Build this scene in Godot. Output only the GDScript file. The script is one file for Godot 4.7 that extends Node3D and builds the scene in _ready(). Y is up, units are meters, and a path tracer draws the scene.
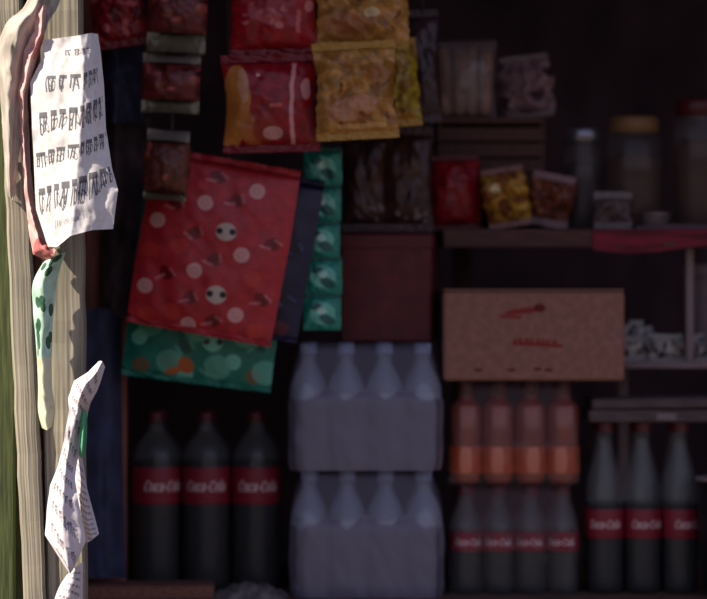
extends Node3D
# A small roadside stall seen from the street: a sunlit door post with pinned papers, the dark shop behind it.
# Units are metres, y up. at() turns a place measured on the photograph and a real distance from the street line into a point.

const EYE := Vector3(0.0, 1.2, 5.0)
const PIXELS_PER_METRE := 560.0      # in the plane z = 0, five metres from the camera
var taken := {}
var rng := RandomNumberGenerator.new()
var noise := FastNoiseLite.new()

func at(px: float, py: float, z: float) -> Vector3:
	var s := span(1.0, z)
	return Vector3((px - 353.5) * s, EYE.y - (py - 299.5) * s, z)

func span(pixels: float, z: float) -> float:
	return pixels * (EYE.z - z) / EYE.z / PIXELS_PER_METRE

# ---------------------------------------------------------------- nodes
func numbered(called: String) -> String:
	if not taken.has(called):
		taken[called] = 0
		return called
	taken[called] += 1
	return "%s_%03d" % [called, taken[called]]

func tag(o: Node3D, label: String, category: String, group := "") -> Node3D:
	o.set_meta("label", label)
	o.set_meta("category", category)
	if group != "":
		o.set_meta("group", group)
	return o

func thing(called: String, label: String, category: String, where := Vector3.ZERO, group := "") -> Node3D:
	var o := Node3D.new()
	o.name = numbered(called)
	add_child(o)
	o.position = where
	return tag(o, label, category, group)

func part(called: String, mesh: Mesh, m: Material, parent: Node3D, where := Vector3.ZERO) -> MeshInstance3D:
	var o := MeshInstance3D.new()
	o.name = called
	o.mesh = mesh
	if m:
		o.material_override = m
	parent.add_child(o, true)
	o.position = where
	return o

func single(called: String, mesh: Mesh, m: Material, label: String, category: String, where := Vector3.ZERO, group := "") -> MeshInstance3D:
	var o := MeshInstance3D.new()
	o.name = numbered(called)
	o.mesh = mesh
	o.material_override = m
	add_child(o)
	o.position = where
	tag(o, label, category, group)
	return o

func structure(called: String, mesh: Mesh, m: Material, where := Vector3.ZERO) -> MeshInstance3D:
	var o := MeshInstance3D.new()
	o.name = called
	o.mesh = mesh
	o.material_override = m
	add_child(o)
	o.position = where
	o.set_meta("kind", "structure")
	return o

# ---------------------------------------------------------------- materials
func mat(c: Color, rough := 0.6, tex: Texture2D = null, more := {}) -> StandardMaterial3D:
	var m := StandardMaterial3D.new()
	m.albedo_color = c
	m.roughness = rough
	if tex:
		m.albedo_texture = tex
	for k in more:
		m.set(k, more[k])
	return m

func clear(c: Color, alpha: float, rough := 0.1) -> StandardMaterial3D:
	var m := mat(Color(c.r, c.g, c.b, alpha), rough)
	m.transparency = BaseMaterial3D.TRANSPARENCY_ALPHA
	return m

# print on a sheet: ops are [kind, cx, cy, rx, ry, turn in degrees, colour], all sizes as shares of the sheet
func paint(w: int, h: int, base: Color, grain: float, ops: Array, number: int, stretch := Vector2(1, 1)) -> ImageTexture:
	var im := Image.create(w, h, false, Image.FORMAT_RGB8)
	var n := FastNoiseLite.new()
	n.seed = number
	n.frequency = 0.03
	n.fractal_octaves = 4
	for y in h:
		for x in w:
			var k := 1.0 + grain * n.get_noise_2d(x * stretch.x, y * stretch.y)
			im.set_pixel(x, y, Color(clampf(base.r * k, 0, 1), clampf(base.g * k, 0, 1), clampf(base.b * k, 0, 1)))
	for o in ops:
		var c: Color = o[6]
		var t := deg_to_rad(o[5])
		var cs := cos(t)
		var sn := sin(t)
		var reach: float = maxf(o[3] * w, o[4] * h) * 1.45 + 2.0
		for y in range(maxi(0, int(o[2] * h - reach)), mini(h, int(o[2] * h + reach) + 1)):
			for x in range(maxi(0, int(o[1] * w - reach)), mini(w, int(o[1] * w + reach) + 1)):
				var dx: float = x - o[1] * w
				var dy: float = y - o[2] * h
				var a: float = (dx * cs + dy * sn) / (o[3] * w)
				var b: float = (-dx * sn + dy * cs) / (o[4] * h)
				var hit := false
				if o[0] == "e":
					hit = a * a + b * b < 1.0
				elif o[0] == "o":
					hit = a * a + b * b < 1.0 and a * a + b * b > 0.45
				else:
					hit = absf(a) < 1.0 and absf(b) < 1.0
				if hit:
					im.set_pixel(x, y, im.get_pixel(x, y).lerp(c, c.a))
	return ImageTexture.create_from_image(im)

func wood_texture(base: Color, number: int, grain := 0.5) -> ImageTexture:
	return paint(128, 512, base, grain, [], number, Vector2(6.0, 0.35))

# a line of headline-barred script: a bar with strokes and bows hanging from it
func script_line(ops: Array, x0: float, x1: float, y: float, high: float, slope: float, ink: Color, number: int, bar := true) -> void:
	var r := RandomNumberGenerator.new()
	r.seed = number
	var x := x0
	while x < x1:
		var wd := r.randf_range(0.05, 0.12)
		var e := minf(x + wd, x1)
		var mid := (x + e) / 2
		var yy := y + slope * (mid - x0)
		if bar:
			ops.append(["r", mid, yy - high * 0.45, (e - x) / 2, high * 0.14, rad_to_deg(atan(slope)), ink])
		var gx := x + 0.012
		while gx < e - 0.008:
			var gy := y + slope * (gx - x0)
			ops.append(["r", gx, gy, 0.008, high * r.randf_range(0.3, 0.5), r.randf_range(-12, 12), ink])
			if r.randf() < 0.75:
				ops.append(["o", gx + 0.014, gy + r.randf_range(-0.2, 0.25) * high, 0.018, high * 0.3, r.randf_range(-30, 30), ink])
			gx += r.randf_range(0.022, 0.036)
		x = e + r.randf_range(0.018, 0.035)

# ---------------------------------------------------------------- shapes
func tri(st: SurfaceTool, a: Vector3, b: Vector3, c: Vector3, ua := Vector2.ZERO, ub := Vector2.ZERO, uc := Vector2.ZERO) -> void:
	st.set_uv(ua); st.add_vertex(a)
	st.set_uv(ub); st.add_vertex(b)
	st.set_uv(uc); st.add_vertex(c)

func quad(st: SurfaceTool, a: Vector3, b: Vector3, c: Vector3, d: Vector3, u0 := Vector2(0, 0), u1 := Vector2(1, 1)) -> void:
	# a top left, b top right, c bottom right, d bottom left as seen from the front
	tri(st, a, b, c, u0, Vector2(u1.x, u0.y), u1)
	tri(st, a, c, d, u0, u1, Vector2(u0.x, u1.y))

func begin(group := 0) -> SurfaceTool:
	var st := SurfaceTool.new()
	st.begin(Mesh.PRIMITIVE_TRIANGLES)
	st.set_smooth_group(group)
	return st

func done(st: SurfaceTool) -> ArrayMesh:
	st.generate_normals()
	return st.commit()

func grid(st: SurfaceTool, rows: Array, u0 := 0.0, u1 := 1.0) -> void:
	var m := rows.size()
	var n: int = rows[0].size()
	for i in m - 1:
		for j in n - 1:
			quad(st, rows[i][j], rows[i][j + 1], rows[i + 1][j + 1], rows[i + 1][j],
				Vector2(lerpf(u0, u1, float(j) / (n - 1)), float(i) / (m - 1)), Vector2(lerpf(u0, u1, float(j + 1) / (n - 1)), float(i + 1) / (m - 1)))

# a box with chamfered edges, standing on its base centre
func box(sx: float, sy: float, sz: float, c := 0.003) -> ArrayMesh:
	c = minf(c, minf(sx, minf(sy, sz)) * 0.45)
	var st := begin(-1)
	var h := Vector3(sx, sy, sz) / 2
	var lift := Vector3(0, h.y, 0)
	for axis in 3:
		for sgn in [-1.0, 1.0]:
			var n := Vector3.ZERO
			n[axis] = sgn
			var u := Vector3.ZERO
			var v := Vector3.ZERO
			if axis == 1:
				u.x = 1.0; v.z = sgn
			elif axis == 0:
				u.z = -sgn; v.y = -1.0
			else:
				u.x = sgn; v.y = -1.0
			var hu := absf(u.dot(h)) - c
			var hv := absf(v.dot(h)) - c
			var o := n * absf(n.dot(h)) + lift
			quad(st, o - u * hu - v * hv, o + u * hu - v * hv, o + u * hu + v * hv, o - u * hu + v * hv)
	for a in 3:
		var b := (a + 1) % 3
		var e := (a + 2) % 3
		for sb in [-1.0, 1.0]:
			for se in [-1.0, 1.0]:
				var p := Vector3.ZERO
				p[b] = sb * h[b]; p[e] = se * (h[e] - c)
				var q := Vector3.ZERO
				q[b] = sb * (h[b] - c); q[e] = se * h[e]
				var al := Vector3.ZERO
				al[a] = h[a] - c
				if sb * se > 0:
					quad(st, p - al + lift, q - al + lift, q + al + lift, p + al + lift)
				else:
					quad(st, q - al + lift, p - al + lift, p + al + lift, q + al + lift)
	for sxx in [-1.0, 1.0]:
		for syy in [-1.0, 1.0]:
			for szz in [-1.0, 1.0]:
				var k := Vector3(sxx, syy, szz)
				var p := k * Vector3(h.x, h.y - c, h.z - c) + lift
				var q := k * Vector3(h.x - c, h.y, h.z - c) + lift
				var r := k * Vector3(h.x - c, h.y - c, h.z) + lift
				if sxx * syy * szz > 0:
					tri(st, p, r, q)
				else:
					tri(st, p, q, r)
	return done(st)

func lathe(profile: Array, seg := 24, u_repeat := 1.0) -> ArrayMesh:
	var st := begin(0)
	var rows := []
	for i in range(profile.size() - 1, -1, -1):
		var row := []
		for j in seg + 1:
			var a := TAU * j / seg
			row.append(Vector3(-sin(a) * profile[i].x * -1.0, profile[i].y, -cos(a) * profile[i].x))
		rows.append(row)
	# the seam lies at the back; walking in rising angle from the back goes to the right as seen from above, so flip for the outside
	for r in rows:
		r.reverse()
	grid(st, rows, 0.0, u_repeat)
	return done(st)

func tube(points: Array, r: float, seg := 8) -> ArrayMesh:
	var st := begin(0)
	var rows := []
	for i in points.size():
		var d: Vector3 = (points[mini(i + 1, points.size() - 1)] - points[maxi(i - 1, 0)]).normalized()
		var side := d.cross(Vector3(0.1, 0.2, 1.0)).normalized()
		var up := side.cross(d)
		var row := []
		for j in seg + 1:
			var a := TAU * j / seg
			row.append(points[i] + (side * cos(a) + up * sin(a)) * r)
		rows.append(row)
	grid(st, rows)
	return done(st)

# a sheet through rows of key points (equal counts), smoothly interpolated and crumpled, with a little thickness behind
func sheet(keys: Array, nu: int, nv: int, crumple: float, number: int, fine := 38.0, creased := false) -> ArrayMesh:
	noise.seed = number
	noise.frequency = 1.0
	var rows := []
	var kn := keys.size()
	var kc: int = keys[0].size()
	for i in nv + 1:
		var fi := float(i) / nv * (kn - 1)
		var i1 := mini(int(fi), kn - 2)
		var ti := fi - i1
		var line := []
		for c in kc:
			line.append(keys[i1][c].lerp(keys[i1 + 1][c], ti) if creased else keys[i1][c].cubic_interpolate(keys[i1 + 1][c], keys[maxi(i1 - 1, 0)][c], keys[mini(i1 + 2, kn - 1)][c], ti))
		var row := []
		for j in nu + 1:
			var fj := float(j) / nu * (kc - 1)
			var j1 := mini(int(fj), kc - 2)
			var p: Vector3 = line[j1].lerp(line[j1 + 1], fj - j1) if creased else line[j1].cubic_interpolate(line[j1 + 1], line[maxi(j1 - 1, 0)], line[mini(j1 + 2, kc - 1)], fj - j1)
			p.z += crumple * noise.get_noise_2d(p.x * fine, p.y * fine * 0.6)
			row.append(p)
		rows.append(row)
	var st := begin(0)
	grid(st, rows)
	return done(st)

func keyed(rows: Array) -> Array:
	var out := []
	for r in rows:
		var line := []
		for p in r:
			line.append(at(p[0], p[1], p[2]))
		out.append(line)
	return out

# a plump sealed bag: body between two crimped seals; front carries the print
func pouch_body(w: float, h: float, d: float, number: int, wrinkle := 0.004, waist := 0.05) -> ArrayMesh:
	noise.seed = number
	noise.frequency = 1.0
	var st := begin(0)
	var nx := 22
	var ny := 26
	for side in [1.0, -1.0]:
		var rows := []
		for i in ny + 1:
			var v := float(i) / ny
			var row := []
			for j in nx + 1:
				var u := float(j) / nx
				if side < 0:
					u = 1.0 - u
				var rim := pow(maxf(sin(PI * u), 0.0), 0.55)
				var x := (u - 0.5) * w * (1.0 - waist * sin(PI * v))
				var y := (0.5 - v) * h
				var ends := pow(maxf(sin(PI * v), 0.0), 0.5)
				var z := d / 2 * rim * ends
				var pleat := sin(u * 31.0 + noise.get_noise_2d(u * 9.0, number) * 5.0) * exp(-minf(v, 1.0 - v) * 9.0) * 0.35 * wrinkle
				z += (noise.get_noise_2d(x * 26.0 + side * 40.0, y * 14.0) * wrinkle * 1.6 + noise.get_noise_2d(x * 70.0 + side * 90.0, y * 55.0) * wrinkle * 0.7 + pleat) * rim * minf(1.0, ends * 1.6)
				row.append(Vector3(x + 0.5 * wrinkle * noise.get_noise_2d(y * 30.0, side * 3.0) * ends, y, z * side))
			rows.append(row)
		grid(st, rows, 0.0 if side > 0 else 1.0, 1.0 if side > 0 else 0.0)
	return done(st)

func seal(w: float, h: float, number: int, curl := 0.0, ridge := 0.0008) -> ArrayMesh:
	noise.seed = number
	noise.frequency = 1.0
	var st := begin(0)
	var rows := []
	var nx := 40
	for i in 7:
		var v := i / 6.0
		var row := []
		for j in nx + 1:
			var u := float(j) / nx
			var y := h / 2 - v * h
			if i == 0:
				y -= h * 0.12 * (j % 2)
			if i == 6:
				y += h * 0.12 * (j % 2)
			row.append(Vector3((u - 0.5) * w, y, ridge * sin(v * 25.0) + curl * sin(PI * u) * (v - 0.5) + noise.get_noise_2d(u * 6.0, v * 2.0) * 0.006 * w / 0.15))
		rows.append(row)
	grid(st, rows)
	return done(st)

# p holds: box [x0, y0, x1, y1] on the photograph, z, deep, roll, yaw, print, top, bottom (seal heights in px), seal material
func pouch(called: String, label: String, category: String, group: String, p: Dictionary, number: int) -> Node3D:
	var b: Array = p.box
	var z: float = p.z
	var c := at((b[0] + b[2]) / 2.0, (b[1] + b[3]) / 2.0, z)
	var w := span(b[2] - b[0], z)
	var h := span(b[3] - b[1], z)
	var ht := span(p.get("top", 7.0), z)
	var hb := span(p.get("bottom", 7.0), z)
	var t := thing(called, label, category, c - Vector3(0, h / 2, 0), group)
	var turn := Node3D.new()
	var body_h := h - ht - hb
	t.rotation_degrees = Vector3(p.get("tilt", 0.0), p.get("yaw", 0.0), 0)
	var roll := Basis(Vector3(0, 0, 1), deg_to_rad(p.get("roll", 0.0)))
	turn.free()
	var mid := Vector3(0, h / 2, 0)
	var o := part("pouch_body", pouch_body(w, body_h, p.get("deep", 0.05), number, p.get("wrinkle", 0.004), p.get("waist", 0.05)), p.print, t)
	o.transform = Transform3D(roll, mid + roll * Vector3(0, (hb - ht) / 2, 0))
	var a := part("top_seal", seal(w, ht + 0.004, number + 7, p.get("curl", 0.0)), p.get("seal_top", p.seal), t)
	a.transform = Transform3D(roll, mid + roll * Vector3(0, h / 2 - ht / 2, 0.0))
	var e := part("bottom_seal", seal(w, hb + 0.004, number + 9, p.get("curl", 0.0)), p.get("seal_bottom", p.seal), t)
	e.transform = Transform3D(roll, mid + roll * Vector3(0, -h / 2 + hb / 2, 0.0))
	return t

# ---------------------------------------------------------------- bottles
func bottle_profile(r: float, h: float, ys: float) -> Array:
	var neck := h - 0.030
	return [Vector2(0.0001, 0.006), Vector2(r * 0.45, 0.0), Vector2(r * 0.8, 0.001), Vector2(r * 0.97, 0.008), Vector2(r, 0.02), Vector2(r * 0.985, ys * 0.45), Vector2(r, ys * 0.7), Vector2(r, ys),
		Vector2(r * 0.96, lerpf(ys, neck, 0.2)), Vector2(r * 0.82, lerpf(ys, neck, 0.45)), Vector2(r * 0.58, lerpf(ys, neck, 0.7)), Vector2(maxf(r * 0.36, 0.0125), lerpf(ys, neck, 0.92)), Vector2(0.0125, neck + 0.004),
		Vector2(0.0155, neck + 0.005), Vector2(0.0155, neck + 0.007), Vector2(0.0122, neck + 0.008), Vector2(0.0122, h - 0.004)]

func liquid_profile(r: float, h: float, ys: float, fill: float) -> Array:
	var out := []
	var last := Vector2.ZERO
	for q in bottle_profile(r, h, ys):
		if q.y > fill:
			var k: float = (fill - last.y) / (q.y - last.y)
			out.append(Vector2(maxf(lerpf(last.x, q.x, k) - 0.0012, 0.001), fill))
			break
		out.append(Vector2(maxf(q.x - 0.0012, 0.0001), q.y + 0.0012))
		last = q
	out.append(Vector2(0.0001, fill))
	return out

func cap_mesh() -> ArrayMesh:
	var st := begin(-1)
	var rows := []
	for q in [Vector2(0.0002, 0.018), Vector2(0.0125, 0.018), Vector2(0.0143, 0.0165), Vector2(0.0146, 0.004), Vector2(0.0150, 0.003), Vector2(0.0150, 0.0)]:
		var row := []
		for j in 49:
			var a := TAU * j / 48
			var rr: float = q.x - (0.0005 if j % 2 == 1 and q.y > 0.003 and q.y < 0.018 else 0.0)
			row.append(Vector3(sin(a) * rr, q.y, cos(a) * rr))
		rows.append(row)
	grid(st, rows)
	return done(st)

# a printed band round a bottle, with lettering bent onto it as a second surface
func label_mesh(r: float, h: float, words: String, word_width: float, band: Material, ink: Material, slant: float) -> ArrayMesh:
	var m: ArrayMesh = lathe([Vector2(r, 0), Vector2(r + 0.0004, 0.001), Vector2(r + 0.0004, h - 0.001), Vector2(r, h)], 32)
	m.surface_set_material(0, band)
	if words != "":
		var tm := TextMesh.new()
		var f := SystemFont.new()
		f.font_names = PackedStringArray(["Droid Serif"])
		f.font_weight = 700
		tm.font = f
		tm.font_size = 32
		tm.text = words
		tm.depth = 0.0
		tm.pixel_size = 0.001
		var a := tm.surface_get_arrays(0)
		var vs: PackedVector3Array = a[Mesh.ARRAY_VERTEX]
		var lo := Vector3(1e9, 1e9, 0)
		var hi := -lo
		for v in vs:
			lo = lo.min(v)
			hi = hi.max(v)
		var k := word_width / (hi.x - lo.x)
		var idx: PackedInt32Array = a[Mesh.ARRAY_INDEX] if a[Mesh.ARRAY_INDEX] != null else PackedInt32Array(range(vs.size()))
		var st := SurfaceTool.new()
		st.begin(Mesh.PRIMITIVE_TRIANGLES)
		for i in idx:
			var v := vs[i]
			var y := (v.y - (lo.y + hi.y) / 2) * k
			var x := (v.x - (lo.x + hi.x) / 2) * k + y * slant
			var an := x / r
			var n := Vector3(sin(an), 0, cos(an))
			st.set_normal(n)
			st.add_vertex(n * (r + 0.0012) + Vector3(0, h / 2 + y * 1.7, 0))
		st.commit(m)
		m.surface_set_material(1, ink)
	return m

# parts of one bottle under a parent; returns the bottle body
func bottle_parts(kind: Dictionary, parent: Node3D, as_part: bool, where: Vector3, turn := 0.0) -> Node3D:
	var body := part("bottle" if as_part else "bottle_body", kind.body, kind.glass, parent, where)
	body.rotation.y = turn
	var host := body if as_part else parent
	var list := [["liquid", kind.liquid, kind.drink, Vector3.ZERO], ["cap", kind.cap, kind.cap_mat, Vector3(0, kind.h - 0.018, 0)]]
	if kind.has("label"):
		list.append(["label", kind.label, null, Vector3(0, kind.label_y, 0)])
	for q in list:
		part(q[0], q[1], q[2], host, q[3])
	return body

func bottle_kind(r: float, h: float, ys: float, fill: float, glass: Material, drink: Material, cap_mat: Material, label_y := 0.0, label_h := 0.0, words := "", word_w := 0.0, band: Material = null, ink: Material = null) -> Dictionary:
	var k := {"r": r, "h": h, "body": lathe(bottle_profile(r, h, ys)), "liquid": lathe(liquid_profile(r, h, ys, fill), 20), "cap": cap_mesh(), "glass": glass, "drink": drink, "cap_mat": cap_mat}
	if label_h > 0:
		k.label_y = label_y
		k.label = label_mesh(r + 0.0006, label_h, words, word_w, band, ink, 0.35)
	return k

# shrink film: a loop that bulges over each bottle, gathered in over the shoulders
func film(nx: int, nz: int, r: float, h: float, number: int) -> ArrayMesh:
	noise.seed = number
	noise.frequency = 1.0
	var st := begin(0)
	var wx := nx * r * 2
	var wz := nz * r * 2
	var ring := []
	var per := 10
	for s in 4:
		var n := nx if s % 2 == 0 else nz
		for i in n * per:
			var t := float(i) / (n * per)
			var dip := 0.004 * (1.0 - pow(absf(sin(PI * n * t)), 0.6))
			var near := minf(t, 1.0 - t) * n * 2.0          # round the corner
			var rounding := r * (1.0 - sqrt(maxf(0.0, 1.0 - pow(maxf(0.0, 1.0 - near), 2.0)))) if near < 1.0 else 0.0
			var off := maxf(dip if near >= 1.0 else 0.0, rounding)
			match s:
				0: ring.append(Vector2(-wx / 2 + wx * t, wz / 2 - off))
				1: ring.append(Vector2(wx / 2 - off, wz / 2 - wz * t))
				2: ring.append(Vector2(wx / 2 - wx * t, -wz / 2 + off))
				3: ring.append(Vector2(-wx / 2 + off, -wz / 2 + wz * t))
	ring.append(ring[0])
	var rows := []
	for i in 15:
		var v := i / 14.0
		var row := []
		for q in ring:
			var grow := 1.012 - 0.10 * pow(maxf(0.0, 1.0 - v * 6.0), 2.0) - 0.02 * pow(maxf(0.0, v * 8.0 - 7.0), 2.0)
			var y := h * (1.0 - v)
			if i == 0:
				y += 0.012 * noise.get_noise_2d(q.x * 25.0, q.y * 25.0)
			var push := 1.0 + 0.03 * noise.get_noise_3d(q.x * 40.0, y * 18.0, q.y * 40.0)
			row.append(Vector3(q.x * grow * push, y, q.y * grow * push))
		rows.append(row)
	grid(st, rows)
	return done(st)

# the clear upper film, drawn over the caps
func film_top(nx: int, nz: int, r: float, h0: float, h1: float, number: int) -> ArrayMesh:
	noise.seed = number
	noise.frequency = 1.0
	var st := begin(0)
	var rows := []
	for q in [[0.0, 0.0], [0.06, 0.25], [0.35, 0.55], [0.75, 0.85], [1.0, 1.0]]:        # towards the middle
		var row := []
		for j in 121:
			var a := TAU * j / 120.0 + PI / 4
			var k := maxf(absf(cos(a)), absf(sin(a)))
			var e := Vector2(-cos(a), sin(a)) / lerpf(k, 1.0, 0.12)
			var x: float = e.x * nx * r * (1.0 - 0.16 * q[0])
			var z: float = e.y * nz * r * (1.0 - 0.16 * q[0])
			var mid: float = 4.0 * q[1] * (1.0 - q[1])
			var push := 1.0 + 0.03 * mid * noise.get_noise_3d(x * 45.0, q[1] * 2.0, z * 45.0)
			row.append(Vector3(x * push, lerpf(h0, h1, q[1]), z * push))
		rows.push_front(row)
	for q in [0.6, 0.25, 0.001]:
		var row := []
		for v in rows[0]:
			row.append(Vector3(v.x, h1 - 0.003 * (1.0 - q), v.z))
		if q < 0.6:
			for i in row.size():
				row[i] = Vector3(row[i].x * q, h1 - 0.003, row[i].z * q)
		rows.push_front(row)
	grid(st, rows)
	return done(st)

func pack(called: String, label: String, category: String, group: String, kind: Dictionary, nx: int, nz: int, film_h: float, film_mat: Material, top_mat: Material, px_left: float, px_right: float, front: float, base_y: float, number: int) -> Node3D:
	var r: float = kind.r
	var c := at((px_left + px_right) / 2.0, 299.5, front)
	var t := thing(called, label, category, Vector3(c.x, base_y, front - nz * r), group)
	for a in nx:
		for b in nz:
			bottle_parts(kind, t, true, Vector3((a - (nx - 1) / 2.0) * 2 * r, 0.0, (b - (nz - 1) / 2.0) * 2 * r), rng.randf_range(-0.25, 0.25))
	part("shrink_film", film(nx, nz, r, film_h, number), film_mat, t)
	part("top_film", film_top(nx, nz, r, film_h - 0.006, kind.h + 0.0003, number + 40), top_mat, t)
	return t

# ================================================================ the place
func _ready() -> void:
	rng.seed = 11
	# ---- camera
	var cam := Camera3D.new()
	cam.name = "camera"
	add_child(cam)
	cam.position = EYE
	cam.near = 0.1
	cam.far = 100.0
	var lens := CameraAttributesPhysical.new()
	lens.frustum_focal_length = 112.2
	lens.frustum_focus_distance = 4.45
	lens.exposure_aperture = 1.7
	cam.attributes = lens
	cam.fov = rad_to_deg(2.0 * atan(299.5 / PIXELS_PER_METRE / EYE.z))
	# ---- sky, exposure
	var e := Environment.new()
	e.background_mode = Environment.BG_SKY
	var sky := ProceduralSkyMaterial.new()
	sky.sky_top_color = Color(0.58, 0.62, 0.78)
	sky.sky_horizon_color = Color(0.84, 0.81, 0.86)
	sky.ground_bottom_color = Color(0.30, 0.27, 0.25)
	sky.ground_horizon_color = Color(0.55, 0.53, 0.52)
	sky.sky_energy_multiplier = 0.92
	sky.sun_angle_max = 20.0
	e.sky = Sky.new()
	e.sky.sky_material = sky
	e.tonemap_mode = Environment.TONE_MAPPER_LINEAR
	e.tonemap_exposure = 1.0
	e.sdfgi_enabled = true
	e.ssao_enabled = true
	e.ssil_enabled = true
	var we := WorldEnvironment.new()
	we.name = "environment"
	we.environment = e
	add_child(we)
	# ---- sun: from the left, a little in front of the stall
	var sun := DirectionalLight3D.new()
	sun.name = "sun"
	sun.light_energy = 2.4
	sun.light_color = Color(1.0, 0.95, 0.87)
	sun.light_angular_distance = 0.6
	sun.shadow_enabled = true
	add_child(sun)
	var az := deg_to_rad(68.0)
	var el := deg_to_rad(40.0)
	var toward := Vector3(-sin(az) * cos(el), sin(el), cos(az) * cos(el))
	sun.look_at_from_position(toward * 5.0, Vector3.ZERO)

	setting()
	post_and_papers()
	hanging_goods()
	stacked_drinks()
	shelf_goods()
	odds_and_ends()

func setting() -> void:
	var earth := mat(Color.WHITE, 0.95, paint(256, 256, Color(0.31, 0.27, 0.24), 0.5, [], 5), {"uv1_scale": Vector3(0.6, 0.6, 0.6), "uv1_triplanar": true, "uv1_world_triplanar": true})
	structure("floor", box(24, 0.1, 24, 0.01), earth, Vector3(0, -0.1, 4))
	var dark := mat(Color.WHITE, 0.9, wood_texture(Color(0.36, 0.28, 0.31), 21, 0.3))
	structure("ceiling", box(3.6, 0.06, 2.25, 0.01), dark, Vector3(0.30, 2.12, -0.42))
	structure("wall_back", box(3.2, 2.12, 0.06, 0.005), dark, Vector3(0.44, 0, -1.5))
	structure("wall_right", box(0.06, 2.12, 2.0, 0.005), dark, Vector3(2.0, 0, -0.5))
	# left side wall of dark planks
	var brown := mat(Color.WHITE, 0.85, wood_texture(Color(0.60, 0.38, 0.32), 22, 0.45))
	var wl := structure("wall_left", box(0.03, 2.12, 1.95, 0.004), brown, Vector3(-0.98, 0, -0.505))
	for i in 13:
		part("plank", box(0.02, 2.10, 0.142, 0.004), brown, wl, Vector3(0.025 + 0.003 * (i % 3), 0.01, -0.9 + i * 0.147))
	# inner partition of upright planks behind the post, seen between the papers and the goods
	var inner := structure("wall_partition", box(0.54, 1.44, 0.03, 0.004), brown, Vector3(-0.68, 0.6735, -0.065))
	for i in 6:
		part("plank", box(0.084, 1.43, 0.018, 0.004), brown, inner, Vector3(-0.222 + i * 0.089, 0.01, 0.024 + 0.003 * (i % 2)))
	# painted boards of the front, left of the post
	var green := mat(Color.WHITE, 0.75, paint(128, 512, Color(0.28, 0.32, 0.17), 0.5, [], 31, Vector2(5.0, 1.2)))
	var wf := structure("wall_front", box(1.2, 2.12, 0.03, 0.004), green, Vector3(-1.13, 0, 0.47))
	for i in 10:
		part("board", box(0.114, 2.11, 0.018, 0.004), green, wf, Vector3(0.53 - i * 0.119, 0.005, 0.024 + 0.002 * (i % 2)))
	# plank platform the drinks stand on
	var plank_wood := mat(Color.WHITE, 0.8, wood_texture(Color(0.42, 0.30, 0.25), 24, 0.5))
	var k := thing("counter", "brown plank platform under the stacked drinks", "counter", Vector3(0.45, 0, -0.3))
	for i in 6:
		part("plank", box(2.6, 0.03, 0.136, 0.004), plank_wood, k, Vector3(0, 0.642, 0.34 - i * 0.14))
	for i in 18:
		part("front_board", box(0.14, 0.63, 0.02, 0.004), plank_wood, k, Vector3(-1.22 + i * 0.1435, 0.01, 0.37))
	# pole the packets hang from, along the front under the roof
	var pole_wood := mat(Color.WHITE, 0.7, wood_texture(Color(0.45, 0.36, 0.26), 25, 0.4))
	single("hanging_pole", tube([Vector3(-0.95, 1.83, 0.20), Vector3(0.0, 1.825, 0.20), Vector3(1.97, 1.83, 0.20)], 0.014, 12), pole_wood, "wooden pole under the roof that the snack packets hang from", "pole")

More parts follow.
